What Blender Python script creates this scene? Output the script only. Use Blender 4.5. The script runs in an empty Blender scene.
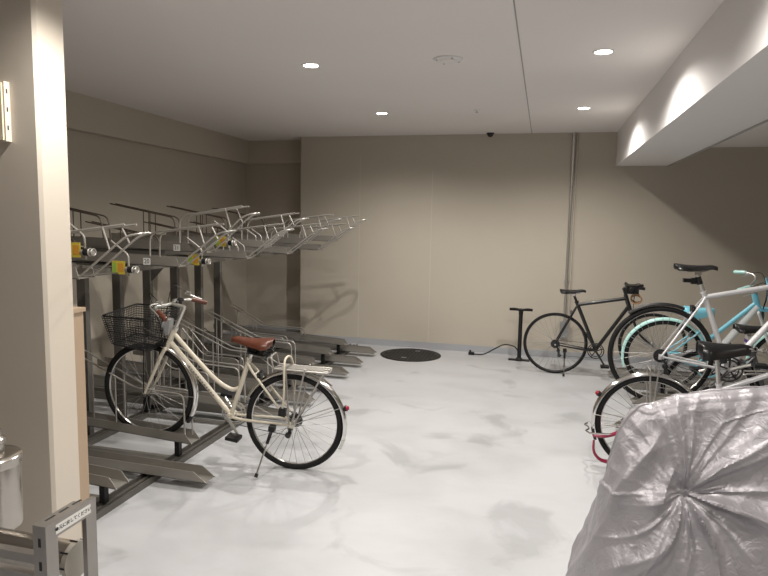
import bpy, math, random
from mathutils import Vector, Matrix, noise
PI = math.pi
COL = bpy.context.scene.collection
random.seed(7)

# ------------------------------------------------------------------ materials
def mat(name, col, rough=.5, metal=0., emit=None, estr=1., coat=0., spec=None, bump=None, vary=None, sheen=0., trans=0.):
    m = bpy.data.materials.new(name); m.use_nodes = True
    nt = m.node_tree; b = nt.nodes['Principled BSDF']
    b.inputs['Base Color'].default_value = (*col, 1)
    b.inputs['Roughness'].default_value = rough
    b.inputs['Metallic'].default_value = metal
    b.inputs['Coat Weight'].default_value = coat
    b.inputs['Transmission Weight'].default_value = trans
    if spec is not None: b.inputs['Specular IOR Level'].default_value = spec
    if emit:
        b.inputs['Emission Color'].default_value = (*emit, 1); b.inputs['Emission Strength'].default_value = estr
    tc = nt.nodes.new('ShaderNodeTexCoord')
    if vary:      # (scale, amount): tonal variation of the surface itself
        n = nt.nodes.new('ShaderNodeTexNoise'); n.inputs['Scale'].default_value = vary[0]; n.inputs['Detail'].default_value = 6
        nt.links.new(tc.outputs['Object'], n.inputs['Vector'])
        r = nt.nodes.new('ShaderNodeMapRange'); r.inputs['From Min'].default_value = .3; r.inputs['From Max'].default_value = .7
        r.inputs['To Min'].default_value = 1-vary[1]; r.inputs['To Max'].default_value = 1+vary[1]
        nt.links.new(n.outputs['Fac'], r.inputs['Value'])
        mx = nt.nodes.new('ShaderNodeVectorMath'); mx.operation = 'SCALE'; mx.inputs[0].default_value = col
        nt.links.new(r.outputs['Result'], mx.inputs['Scale']); nt.links.new(mx.outputs['Vector'], b.inputs['Base Color'])
    if bump:      # (scale, strength, distance)
        n2 = nt.nodes.new('ShaderNodeTexNoise'); n2.inputs['Scale'].default_value = bump[0]; n2.inputs['Detail'].default_value = 4
        nt.links.new(tc.outputs['Object'], n2.inputs['Vector'])
        bp = nt.nodes.new('ShaderNodeBump'); bp.inputs['Strength'].default_value = bump[1]; bp.inputs['Distance'].default_value = bump[2]
        nt.links.new(n2.outputs['Fac'], bp.inputs['Height']); nt.links.new(bp.outputs['Normal'], b.inputs['Normal'])
    return m

M = {}
M['wall'] = mat('painted_wall', (.47, .425, .355), .75, bump=(90, .12, .004), vary=(.8, .03))
M['wallseam'] = mat('seam_filler', (.53, .49, .42), .8)
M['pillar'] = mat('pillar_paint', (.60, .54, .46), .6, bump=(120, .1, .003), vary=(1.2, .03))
M['guard'] = mat('tan_board', (.40, .30, .21), .55)
M['ceil'] = mat('ceiling_paint', (.78, .745, .72), .8, bump=(60, .06, .003), vary=(.5, .03))
M['ceilseam'] = mat('ceiling_joint', (.36, .34, .32), .8)
M['beam'] = mat('beam_paint', (.74, .72, .71), .7, bump=(60, .05, .003))
M['base'] = mat('grey_skirting_paint', (.36, .37, .39), .45, vary=(3, .05))
M['frameD'] = mat('dark_bronze_steel', (.12, .112, .10), .42, .3, vary=(5, .08))
M['tray'] = mat('grey_painted_steel', (.27, .255, .23), .42, .35, vary=(6, .06))
M['wire'] = mat('galvanised_wire', (.42, .40, .37), .42, .6)
M['wireD'] = mat('brown_coated_wire', (.11, .09, .07), .5, .2)
M['black'] = mat('black_plastic', (.010, .010, .011), .45, spec=.35)
M['rubber'] = mat('tyre_rubber', (.012, .012, .012), .75, spec=.25, bump=(300, .2, .001))
M['rubberG'] = mat('dusty_tyre_rubber', (.05, .048, .045), .8)
M['alloy'] = mat('brushed_alloy', (.62, .61, .58), .3, .9)
M['rimD'] = mat('dark_rim', (.05, .05, .05), .35, .6)
M['spoke'] = mat('dull_spoke_wire', (.30, .29, .28), .45, .6)
M['chrome'] = mat('chrome', (.75, .74, .72), .12, 1.)
M['steel'] = mat('stainless_steel', (.50, .47, .43), .24, 1., vary=(8, .05))
M['steelD'] = mat('satin_stainless', (.36, .34, .32), .36, .9, vary=(8, .05))
M['plate'] = mat('satin_end_plate', (.42, .39, .34), .45, .5)
M['cream'] = mat('cream_enamel', (.60, .55, .45), .28, coat=.4)
M['brown'] = mat('brown_leather', (.10, .030, .016), .38, bump=(80, .15, .002), vary=(20, .15))
M['greyp'] = mat('grey_plastic', (.25, .25, .25), .4)
M['beige'] = mat('beige_plastic', (.55, .50, .40), .5)
M['red'] = mat('red_reflector', (.30, .01, .03), .2)
M['pink'] = mat('crimson_plastic', (.24, .012, .045), .35)
M['bblack'] = mat('black_paint', (.010, .010, .011), .28, coat=.2)
M['silver'] = mat('silver_paint', (.72, .72, .735), .30, .35, coat=.4)
M['white'] = mat('white_paint', (.70, .72, .72), .3, coat=.3)
M['sky'] = mat('light_blue_paint', (.20, .55, .68), .3, coat=.3)
M['mint'] = mat('mint_paint', (.45, .74, .70), .35, coat=.2)
M['dgrey'] = mat('dark_grey_paint', (.10, .10, .105), .35, .2)
M['yellow'] = mat('yellow_sticker', (.42, .33, .04), .6)
M['orange'] = mat('orange_print', (.42, .20, .02), .6)
M['green'] = mat('green_print', (.20, .34, .05), .6)
M['paper'] = mat('white_sticker', (.72, .71, .68), .5)
M['ink'] = mat('black_print', (.02, .02, .02), .6)
M['purple'] = mat('purple_print', (.12, .03, .32), .5)
M['tan'] = mat('tan_cord', (.35, .20, .11), .6, vary=(30, .3))
M['cream2'] = mat('ivory_panel', (.80, .72, .52), .4)
M['lamp'] = mat('lamp_glass', (1, 1, 1), .4, emit=(1, .95, .87), estr=14)
M['lamptrim'] = mat('white_trim', (.80, .79, .77), .4)
M['iron'] = mat('cast_iron', (.022, .021, .020), .55, .3, bump=(60, .3, .003), vary=(14, .25))

# floor: pale grey coated concrete with trowel clouds and scuffs
def floor_mat():
    m = bpy.data.materials.new('coated_floor'); m.use_nodes = True; nt = m.node_tree; b = nt.nodes['Principled BSDF']
    tc = nt.nodes.new('ShaderNodeTexCoord')
    mp = nt.nodes.new('ShaderNodeMapping'); mp.inputs['Scale'].default_value = (1, 1.5, 1)
    nt.links.new(tc.outputs['Object'], mp.inputs['Vector'])
    n = nt.nodes.new('ShaderNodeTexNoise'); n.inputs['Scale'].default_value = 1.3; n.inputs['Detail'].default_value = 7; n.inputs['Roughness'].default_value = .6; n.inputs['Distortion'].default_value = .5
    nt.links.new(mp.outputs['Vector'], n.inputs['Vector'])
    r = nt.nodes.new('ShaderNodeValToRGB'); e = r.color_ramp.elements
    e[0].position = .36; e[0].color = (.425, .43, .44, 1); e[1].position = .60; e[1].color = (.485, .49, .505, 1)
    nt.links.new(n.outputs['Fac'], r.inputs['Fac'])
    # finer scuffs
    n2 = nt.nodes.new('ShaderNodeTexNoise'); n2.inputs['Scale'].default_value = 1.7; n2.inputs['Detail'].default_value = 8; n2.inputs['Distortion'].default_value = .8
    nt.links.new(tc.outputs['Object'], n2.inputs['Vector'])
    r2 = nt.nodes.new('ShaderNodeMapRange'); r2.inputs['From Min'].default_value = .34; r2.inputs['From Max'].default_value = .43; r2.inputs['To Min'].default_value = .80; r2.inputs['To Max'].default_value = 1.
    nt.links.new(n2.outputs['Fac'], r2.inputs['Value'])
    mx = nt.nodes.new('ShaderNodeVectorMath'); mx.operation = 'SCALE'
    nt.links.new(r.outputs['Color'], mx.inputs[0]); nt.links.new(r2.outputs['Result'], mx.inputs['Scale'])
    nt.links.new(mx.outputs['Vector'], b.inputs['Base Color'])
    r3 = nt.nodes.new('ShaderNodeMapRange'); r3.inputs['To Min'].default_value = .30; r3.inputs['To Max'].default_value = .55
    nt.links.new(n.outputs['Fac'], r3.inputs['Value']); nt.links.new(r3.outputs['Result'], b.inputs['Roughness'])
    bp = nt.nodes.new('ShaderNodeBump'); bp.inputs['Strength'].default_value = .12; bp.inputs['Distance'].default_value = .01
    nt.links.new(n2.outputs['Fac'], bp.inputs['Height']); nt.links.new(bp.outputs['Normal'], b.inputs['Normal'])
    return m
M['floor'] = floor_mat()

def cover_mat():
    m = mat('silver_cover_fabric', (.335, .32, .34), .40, .35, vary=(3, .04))
    nt = m.node_tree; b = nt.nodes['Principled BSDF']
    tc = nt.nodes.new('ShaderNodeTexCoord')
    n = nt.nodes.new('ShaderNodeTexNoise'); n.inputs['Scale'].default_value = 16; n.inputs['Detail'].default_value = 8; n.inputs['Distortion'].default_value = 1.8
    nt.links.new(tc.outputs['Object'], n.inputs['Vector'])
    bp = nt.nodes.new('ShaderNodeBump'); bp.inputs['Strength'].default_value = .5; bp.inputs['Distance'].default_value = .012
    nt.links.new(n.outputs['Fac'], bp.inputs['Height']); nt.links.new(bp.outputs['Normal'], b.inputs['Normal'])
    return m
M['cover'] = cover_mat()

# ------------------------------------------------------------------ mesh building
def spline(pts, n=8):
    pts = [Vector(p) for p in pts]; out = []
    P = [pts[0]*2-pts[1]] + pts + [pts[-1]*2-pts[-2]]
    for i in range(1, len(P)-2):
        for k in range(n):
            t = k/n; a, b, c, d = P[i-1], P[i], P[i+1], P[i+2]
            out.append(.5*((2*b)+(c-a)*t+(2*a-5*b+4*c-d)*t*t+(3*b-a-3*c+d)*t**3))
    out.append(pts[-1]); return out

def fillet(pts, r, n=5):
    pts = [Vector(p) for p in pts]; out = [pts[0]]
    for i in range(1, len(pts)-1):
        a, b, c = pts[i-1], pts[i], pts[i+1]
        d1 = min(r, (a-b).length*.45); d2 = min(r, (c-b).length*.45)
        p = b+(a-b).normalized()*d1; q = b+(c-b).normalized()*d2
        for k in range(n+1):
            t = k/n; out.append(p*(1-t)**2+b*2*t*(1-t)+q*t*t)
    out.append(pts[-1]); return out

class MB:
    def __init__(s, xf=None): s.v = []; s.f = []; s.sm = []; s.mi = []; s.xf = xf; s.cm = 0
    def add(s, vs, fs, smooth=False):
        o = len(s.v)
        for p in vs:
            p = Vector(p); s.v.append(s.xf @ p if s.xf else p)
        for f in fs: s.f.append([i+o for i in f]); s.sm.append(smooth); s.mi.append(s.cm)
        return s
    def box(s, a, b, R=None, c=None):
        a = Vector(a); b = Vector(b)
        vs = [Vector((x, y, z)) for x in (a.x, b.x) for y in (a.y, b.y) for z in (a.z, b.z)]
        if R is not None:
            c = Vector(c) if c is not None else (a+b)/2
            vs = [c+R@(v-c) for v in vs]
        return s.add(vs, [(0, 1, 3, 2), (4, 6, 7, 5), (0, 4, 5, 1), (2, 3, 7, 6), (0, 2, 6, 4), (1, 5, 7, 3)])
    def tube(s, path, r, n=8, closed=False, flat=1., up=None):
        path = [Vector(p) for p in path]; L = len(path)
        rr = r if isinstance(r, (list, tuple)) else [r]*L
        if len(rr) != L:
            rr = [rr[0]+(rr[-1]-rr[0])*i/(L-1) for i in range(L)] if len(rr) == 2 else rr
        T = []
        for i in range(L):
            if closed: t = path[(i+1) % L]-path[i-1]
            else: t = path[min(i+1, L-1)]-path[max(i-1, 0)]
            if t.length < 1e-9: t = Vector((0, 0, 1))
            T.append(t.normalized())
        u = Vector(up) if up else (Vector((0, 0, 1)) if abs(T[0].z) < .9 else Vector((1, 0, 0)))
        nrm = (u-T[0]*u.dot(T[0])).normalized(); vs = []
        for i in range(L):
            nrm = (nrm-T[i]*nrm.dot(T[i])).normalized(); bi = T[i].cross(nrm)
            for k in range(n):
                a = 2*PI*k/n; vs.append(path[i]+(nrm*math.cos(a)*flat+bi*math.sin(a))*rr[i])
        fs = []
        for i in range(L if closed else L-1):
            j = (i+1) % L
            for k in range(n): fs.append((i*n+k, i*n+(k+1) % n, j*n+(k+1) % n, j*n+k))
        if not closed: fs += [tuple(range(n))[::-1], tuple((L-1)*n+k for k in range(n))]
        return s.add(vs, fs, n > 5)
    def cyl(s, a, b, r, n=16, r2=None): return s.tube([a, b], [r, r if r2 is None else r2], n)
    def ring(s, c, ax, R, r, N=48, n=8, flat=1.):
        c = Vector(c); ax = Vector(ax).normalized(); u = ax.orthogonal().normalized(); w = ax.cross(u)
        vs = []
        for i in range(N):
            a = 2*PI*i/N; d = u*math.cos(a)+w*math.sin(a)
            for k in range(n):
                b = 2*PI*k/n; vs.append(c+d*(R+r*math.cos(b))+ax*r*math.sin(b)*flat)
        fs = [(i*n+k, ((i+1) % N)*n+k, ((i+1) % N)*n+(k+1) % n, i*n+(k+1) % n) for i in range(N) for k in range(n)]
        return s.add(vs, fs, True)
    def lathe(s, prof, c=(0, 0, 0), ax=(0, 0, 1), N=32, smooth=True):
        c = Vector(c); ax = Vector(ax).normalized(); u = ax.orthogonal().normalized(); w = ax.cross(u); vs = []
        for (r, h) in prof:
            for i in range(N):
                a = 2*PI*i/N; vs.append(c+ax*h+(u*math.cos(a)+w*math.sin(a))*max(r, 1e-5))
        fs = [(j*N+i, j*N+(i+1) % N, (j+1)*N+(i+1) % N, (j+1)*N+i) for j in range(len(prof)-1) for i in range(N)]
        fs += [tuple(range(N))[::-1], tuple((len(prof)-1)*N+i for i in range(N))]
        return s.add(vs, fs, smooth)
    def grid(s, rows, closeu=False, smooth=True):
        nr = len(rows); nc = len(rows[0]); vs = [p for r in rows for p in r]
        fs = [(i*nc+j, i*nc+(j+1) % nc, (i+1)*nc+(j+1) % nc, (i+1)*nc+j) for i in range(nr-1) for j in range(nc if closeu else nc-1)]
        return s.add(vs, fs, smooth)
    def prism(s, poly, off):     # extrude a planar polygon
        off = Vector(off); n = len(poly); vs = [Vector(p) for p in poly]; vs += [p+off for p in vs]
        fs = [tuple(range(n))[::-1], tuple(range(n, 2*n))]+[(i, (i+1) % n, n+(i+1) % n, n+i) for i in range(n)]
        return s.add(vs, fs)
    def build(s, name, m, parent=None, label=None, autos=True):
        me = bpy.data.meshes.new(name); me.from_pydata([tuple(v) for v in s.v], [], s.f)
        ms = m if isinstance(m, (list, tuple)) else [m]
        for x in ms: me.materials.append(x)
        for p, q, k in zip(me.polygons, s.sm, s.mi): p.use_smooth = q; p.material_index = k
        me.validate(); me.update()
        import bmesh
        bm = bmesh.new(); bm.from_mesh(me); bmesh.ops.recalc_face_normals(bm, faces=bm.faces)
        for e in bm.edges:
            if len(e.link_faces) == 2 and e.calc_face_angle(0) > .75: e.smooth = False
        bm.to_mesh(me); bm.free()
        o = bpy.data.objects.new(name, me); COL.objects.link(o)
        if parent: o.parent = parent
        if label: o['label'] = label
        return o

def tag(o, label=None, cat=None, group=None, kind=None):
    if label: o['label'] = label
    if cat: o['category'] = cat
    if group: o['group'] = group
    if kind: o['kind'] = kind
    return o
def empty(name, loc=(0, 0, 0)):
    o = bpy.data.objects.new(name, None); o.location = loc; o.empty_display_size = .1; COL.objects.link(o); return o
def struct(name, mb, m): return tag(mb.build(name, m), kind='structure')
def copy_tree(o, parent=None):
    c = o.copy(); COL.objects.link(c)
    if parent: c.parent = parent
    for ch in list(o.children): copy_tree(ch, c)
    return c
def text_mesh(name, txt, size, m, parent, mtx, ext=.0006):
    cu = bpy.data.curves.new(name, 'FONT'); cu.body = txt; cu.size = size; cu.extrude = ext; cu.align_x = 'CENTER'; cu.align_y = 'CENTER'; cu.resolution_u = 3
    t = bpy.data.objects.new('tmp_text', cu); COL.objects.link(t)
    dg = bpy.context.evaluated_depsgraph_get(); me = bpy.data.meshes.new_from_object(t.evaluated_get(dg))
    bpy.data.objects.remove(t); me.materials.clear(); me.materials.append(m)
    o = bpy.data.objects.new(name, me); COL.objects.link(o); me.transform(mtx)
    if parent: o.parent = parent
    return o

# ------------------------------------------------------------------ camera
cam = bpy.data.objects.new('camera', bpy.data.cameras.new('camera')); COL.objects.link(cam)
def norm(v): return Vector(v).normalized()
F = 615.
Yc = norm((160, 65, -F)); Xc = Vector((2412, -114, F)); Xc = (Xc-Yc*Xc.dot(Yc)).normalized(); Zc = Xc.cross(Yc)
R = Matrix((Xc, Yc, Zc)); cam.matrix_world = Matrix.Translation((0, 0, 1.65)) @ R.to_4x4()
cam.data.sensor_width = 36; cam.data.lens = F/768*36; cam.data.clip_start = .05
bpy.context.scene.camera = cam

# ------------------------------------------------------------------ the room
H = 2.718; D = 7.75; XL = -4.16; XR = 4.2; YF = -3.2
struct('floor', MB().box((-4.6, YF-.2, -.2), (XR+.2, 8.5, 0)), M['floor'])
b = MB().box((-4.6, YF-.2, H), (.78, 8.5, H+.2)).box((1.345, YF-.2, 2.53), (XR+.2, 8.5, 2.75)).box((.78, YF-.2, H), (1.345, 8.5, H+.2))
struct('ceiling', b, M['ceil'])
struct('trim_1', MB().box((.78, YF, 2.328), (1.345, D, H)), M['beam'])             # dropped beam
struct('wall_back', MB().box((-3.16, D, 0), (XR+.2, 8.5, H)), M['wall'])
struct('wall_alcove', MB().box((XL-.3, 8.14, 0), (-3.16, 8.5, H)), M['wall'])
struct('wall_left', MB().box((XL-.3, 2.33, 0), (XL, 8.5, H)), M['wall'])
struct('trim_2', MB().box((XL, 2.53, 2.40), (-4.06, 8.14, H)).box((-4.06, 8.04, 2.40), (-3.16, 8.14, H)), M['wall'])   # shallow drop above the racks
struct('wall_right', MB().box((XR, YF, 0), (XR+.2, 8.5, H)), M['wall'])
struct('wall_front', MB().box((-4.4, YF-.2, 0), (XR, YF, H)), M['wall'])
struct('wall_near_left', MB().box((-4.6, YF, 0), (-4.4, 2.33, H)), M['wall'])
# return wall ending in the bright pillar face beside the racks
def chamfer_pillar():
    x1, x0, y0, y1, c = -2.205, -4.46, 2.33, 2.50, .014
    poly = [(x0, y0, 0), (x1-c, y0, 0), (x1, y0+c, 0), (x1, y1, 0), (x0, y1, 0)]
    return MB().prism(poly, (0, 0, H))
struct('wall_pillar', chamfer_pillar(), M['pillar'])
struct('trim_3', MB().box((-2.30, 2.50, 0), (-2.222, 2.585, 1.165)).box((-2.31, 2.50, 1.165), (-2.214, 2.595, 1.185)), M['guard'])
struct('baseboard_back', MB().box((-3.16, D-.006, 0), (XR, D, .085)), M['base'])
struct('baseboard_alcove', MB().box((XL, 8.134, 0), (-3.16, 8.14, .085)), M['base'])
struct('baseboard_left', MB().box((XL, 2.53, 0), (XL+.006, 8.134, .085)), M['base'])
s = MB()
for x in (-2.335, -1.385): s.box((x-.004, D-.0015, .09), (x+.004, D, H-(.25 if x < -2 else .45)))
struct('trim_4', s, M['wallseam'])
struct('trim_5', MB().box((-.195, YF, H-.0015), (-.187, D, H)).box((1.335, YF, 2.318), (1.35, D, 2.33)), M['ceilseam'])

# ------------------------------------------------------------------ downlights
ld = bpy.data.lights.new('downlight_lamp', 'SPOT'); ld.energy = 100; ld.color = (1, .95, .885); ld.spot_size = math.radians(158); ld.spot_blend = .72; ld.shadow_soft_size = .028
rng = [(.31, .28), (-1.63, 2.23), (.31, 2.23), (-1.63, 4.18), (.31, 4.18), (-1.63, 6.13), (.31, 6.13)]
dl = None
def make_downlight():
    r = empty('downlight'); 
    MB().lathe([(.052, -.001), (.052, -.004), (.066, -.006), (.069, 0), (.069, .002)], N=40).build('trim_ring', M['lamptrim'], r)
    MB().lathe([(.049, -.0045), (.049, -.003)], N=32).build('diffuser', M['lamp'], r)
    return r
words = {(-1.63, 4.18): 'left front of the two pairs, over the white bicycle', (-1.63, 6.13): 'left one nearest the back wall',
         (.31, 4.18): 'right one nearer the camera, beside the beam', (.31, 6.13): 'right one nearest the back wall, beside the beam'}
vis = [(-1.63, 4.18), (-1.63, 6.13), (.31, 4.18), (.31, 6.13)]
for i, (x, y) in enumerate(rng):
    o = make_downlight() if dl is None else copy_tree(dl)
    dl = dl or o
    o.location = (x, y, H)
    lab = 'round recessed ceiling downlight, '+words[(x, y)] if (x, y) in words else 'round recessed ceiling downlight behind or above the camera'
    tag(o, lab, 'ceiling light', 'recessed downlights')
    L = bpy.data.objects.new('downlight_beam', ld); COL.objects.link(L); L.location = (x, y, H-.03)
# unseen lamp of the same kind, added to brighten the dim bay beyond the beam
for (x, y) in ((3.2, 1.2),):
    o = copy_tree(dl); o.location = (x, y, 2.53); tag(o, 'added unseen ceiling downlight in the low bay right of the beam', 'ceiling light', 'recessed downlights')
    L = bpy.data.objects.new('downlight_beam', ld); COL.objects.link(L); L.location = (x, y, 2.50)

# ceiling fittings
r = empty('ceiling_speaker', (-.666, 4.184, H))
MB().lathe([(.05, -.004), (.055, -.012), (.07, -.014), (.095, -.008), (.10, 0), (.10, .002)], N=40).build('outer_ring', M['beam'], r)
MB().lathe([(.052, -.0145), (.052, -.004)], N=32).build('grille', M['ceil'], r)
for k in range(4):
    a = k*PI/2+.5; MB().lathe([(.006, -.0165), (.006, -.01)], (.077*math.cos(a), .077*math.sin(a), 0), N=10).build('screw', M['ceilseam'], r)
tag(r, 'round cream ceiling diffuser disc between the front pair of downlights', 'ceiling diffuser')
r = empty('fire_sprinkler', (-.674, 6.094, H))
MB().lathe([(.035, 0), (.034, -.004), (.012, -.008), (.008, -.022), (.003, -.024)], N=24).build('escutcheon', M['beam'], r)
MB().lathe([(.014, -.026), (.014, -.024)], N=16).build('deflector', M['wire'], r)
tag(r, 'tiny sprinkler head on the ceiling near the back wall', 'sprinkler')
r = empty('dome_camera', (-.676, 7.66, H))
MB().lathe([(.046, 0), (.046, -.012), (.040, -.016)], N=28).build('camera_base', M['black'], r)
MB().lathe([(.038, -.012), (.036, -.026), (.028, -.04), (.014, -.049), (.001, -.052)], N=28).build('dome', M['bblack'], r)
tag(r, 'small black dome camera on ceiling at top of back wall', 'security camera')

# conduit on the back wall
r = empty('pipe_conduit', (.3, D, 0))
MB().cyl((-.004, -.03, .42), (-.004, -.03, H), .017, 16).build('pipe', M['alloy'], r)
s = MB()
MB().cyl((.04, -.016, .42), (.04, -.016, H), .010, 12).build('cable_pipe', M['wall'], r)
for z in (.95, 2.08):
    MB().box((-.035, -.004, z-.012), (.03, 0, z+.012)).ring((-.004, -.03, z), (0, 0, 1), .0185, .003, 20, 6).box((-.03, -.034, z-.01), (-.02, 0, z+.01)).box((.012, -.034, z-.01), (.022, 0, z+.01)).build('pipe_clamp', M['wire'], r)
MB().box((-.055, -.05, .26), (.045, 0, .46)).build('junction_box', M['greyp'], r)
tag(r, 'thin vertical steel conduit pipe clamped to the back wall', 'pipe')

# manhole
r = empty('manhole_cover', (-1.52, 7.31, 0))
MB().lathe([(.375, 0), (.375, .004), (.36, .006), (.355, .003)], N=64, smooth=False).build('rim_frame', M['iron'], r)
s = MB().lathe([(.352, 0), (.352, .007)], N=64, smooth=False)
for k in range(-7, 8):
    for j in range(-7, 8):
        x, y = k*.044, j*.044
        if math.hypot(x, y) < .32: s.box((x-.014, y-.014, .007), (x+.014, y+.014, .0095))
s.build('lid', M['iron'], r)
for (x, y) in ((.05, .2), (-.04, -.21)):
    MB().box((x-.03, y-.014, .0095), (x+.03, y+.014, .0125)).build('lifting_slot', M['greyp'], r)
tag(r, 'round black cast iron manhole cover in the floor by the back wall', 'manhole cover')

# floor pump
r = empty('floor_pump', (-.217, 7.45, 0))
MB().lathe([(.055, 0), (.055, .012), (.04, .02), (.03, .035)], N=24).box((-.125, -.035, 0), (.125, .035, .014)).build('foot_base', M['black'], r)
MB().cyl((0, 0, .03), (0, 0, .585), .024, 20).cyl((0, 0, .565), (0, 0, .60), .027, 20).build('barrel', M['black'], r)
MB().cyl((0, 0, .53), (0, 0, .61), .008, 10).cyl((-.035, 0, .615), (.035, 0, .615), .017, 12).build('plunger', M['black'], r)
for sx in (-1, 1): MB().tube([(sx*.03, 0, .617), (sx*.08, 0, .62), (sx*.135, 0, .618)], [.015, .018, .016], 12).build('handle_grip', M['rubber'], r)
hs = MB().tube(spline([(0, -.02, .10), (-.06, -.03, .17), (-.18, -.0, .18), (-.30, .04, .11), (-.42, .09, .03), (-.52, .12, .012), (-.57, .12, .018)], 8), .0075, 8)
hs.build('hose', M['black'], r)
MB().box((-.62, .10, .002), (-.55, .145, .035)).cyl((-.60, .12, .03), (-.60, .12, .06), .012, 10).build('pump_head', M['black'], r)
tag(r, 'black floor pump standing by the back wall with hose trailing left', 'pump')

# box on the near wall, cut by the frame edge
r = empty('wall_panel', (-2.478, 2.33, 1.97))
MB().box((-.19, -.03, 0), (.125, 0, .262)).build('panel_body', M['pillar'], r)
MB().box((-.185, -.036, .005), (.115, -.03, .256)).build('panel_front', M['cream2'], r)
s = MB()
for z in (.05, .13, .21): s.box((.1245, -.020, z), (.1255, -.012, z+.02))
s.build('side_slot', M['ink'], r)
tag(r, 'ivory wall box with slotted side at the left picture edge', 'wall box')

# stainless standpipe and guard at lower left
r = empty('barrier_post', (-2.06, 1.93, 0))
MB(Matrix.Translation((-.07, 0, 0))).lathe([(.085, 0), (.085, .02), (.045, .03), (.045, .40)], N=32).build('stand', M['steelD'], r)
MB(Matrix.Translation((-.07, 0, -.025))).lathe([(.04, .385), (.105, .40), (.108, .41), (.108, .66), (.105, .675)], N=48).build('housing', M['steel'], r)
MB(Matrix.Translation((-.07, 0, -.025))).lathe([(.112, .66), (.115, .668), (.114, .695), (.105, .703), (.06, .706)], N=48).build('cap', M['steel'], r)
MB(Matrix.Translation((-.07, 0, -.025))).lathe([(.052, .70), (.052, .745), (.058, .75), (.058, .765), (.045, .775), (.045, .80), (.02, .815)], N=32).tube(spline([(.0, -.03, .80), (.035, -.04, .83), (.05, -.03, .86)], 6), .008, 8).build('neck', M['steel'], r)
MB(Matrix.Translation((-.07, 0, -.025))).box((.0, -.118, .42), (.018, -.09, .62)).box((.044, -.112, .42), (.056, -.085, .62)).build('slot_edge', M['ink'], r)
MB().cyl((-.08, -.175, .415), (.475, -.175, .415), .060, 40).cyl((-.1, -.175, .415), (.0, -.175, .415), .055, 40).box((-.12, -.17, .41), (-.07, 0, .45)).build('drum', M['steel'], r)
s = MB().cyl((.475, -.175, .415), (.495, -.175, .415), .066, 48)
s.build('end_plate', M['plate'], r, 'flat round end plate')
for k in range(8):
    a = k*PI/4; MB().cyl((.463, -.175+.067*math.cos(a), .415+.067*math.sin(a)), (.493, -.175+.067*math.cos(a), .415+.067*math.sin(a)), .0035, 6).build('plate_bolt', M['black'], r)
for z in (.50, .43): MB().box((-.25, -.335, z-.018), (.51, -.305, z+.014)).build('rail', M['steelD'], r)
# guard frame: plane x = const, opens downwards
x0, x1, y0, y1, zt = .510, .560, -.385, -.155, .652
fr = MB()
fr.box((x0, y0, 0), (x1, y0+.05, zt)).box((x0+.032, y1-.05, 0), (x1, y1, zt)).box((x0, y0+.05, zt-.055), (x1, y1-.05, zt))
fr.build('guard_frame', M['steelD'], r)
for k in range(3): MB().box((x0+.014, y0+.035+k*.06, zt-.002), (x0+.022, y0+.075+k*.06, zt+.0008)).build('mounting_slot', M['ink'], r)
for z in (.60, .52, .44, .36): MB().box((x0+.02, y0-.001, z-.02), (x0+.03, y0+.001, z+.01)).build('mounting_slot', M['ink'], r)
lbl = MB().box((x1, y0+.042, zt-.046), (x1+.0012, y1-.028, zt-.014)).build('label_plate', M['paper'], r)
mtx = Matrix.Translation((x1+.0015, (y0+y1)/2+.006, zt-.030)) @ Matrix(((0, 0, 1, 0), (1, 0, 0, 0), (0, 1, 0, 0), (0, 0, 0, 1)))
text_mesh('label_text', '●元に戻してください', .0165, M['ink'], lbl, mtx)
tag(r, 'stainless steel barrier post with round drum and guard frame beside the pillar', 'barrier')

# ------------------------------------------------------------------ two-tier rack
LOWH, HIGHH = 1.305, 1.385
r = empty('bicycle_rack', (-3.3, 2.6, 0))
ry = lambda y: y-2.6
rx = lambda x: x+3.3
for (x, w) in ((-2.325, .10), (-3.12, .09)):
    MB().box((rx(x-w/2), ry(2.62), 0), (rx(x+w/2), ry(7.55), .012)).box((rx(x-w/2), ry(2.62), .012), (rx(x-w/2+.012), ry(7.55), .038)).box((rx(x+w/2-.012), ry(2.62), .012), (rx(x+w/2), ry(7.55), .038)).box((rx(x-.012), ry(2.62), .012), (rx(x+.012), ry(7.55), .03)).build('floor_rail', M['frameD'], r)
for y in (2.9, 3.55, 4.3, 5.2, 6.1, 7.0):
    MB().box((rx(-3.08), ry(y)-.015, 0), (rx(-2.37), ry(y)+.015, .025)).build('cross_bar', M['tray'], r)
py = [3.30, 3.73, 4.107, 4.484, 4.876, 5.276, 5.636]
for y in py:
    s = MB()
    s.box((rx(-3.235), ry(y)-.022, 0), (rx(-3.165), ry(y)+.022, 1.24))
    s.build('post', M['frameD'], r)
    if abs(y-4.484) < .01: MB().prism([(rx(-3.165), ry(y)-.004, 1.10), (rx(-3.165), ry(y)-.004, 1.235), (rx(-3.03), ry(y)-.004, 1.235)], (0, .008, 0)).build('gusset', M['frameD'], r)
for (x, z) in ((-3.2, 1.235), (-2.95, 1.235), (-3.86, 1.30)):
    MB().box((rx(x-.03), ry(2.62), z), (rx(x+.03), ry(7.1), z+.045)).build('cross_beam', M['frameD'], r)
tag(r, 'dark steel frame of the two-tier bicycle rack along left wall', 'bicycle rack')

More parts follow.
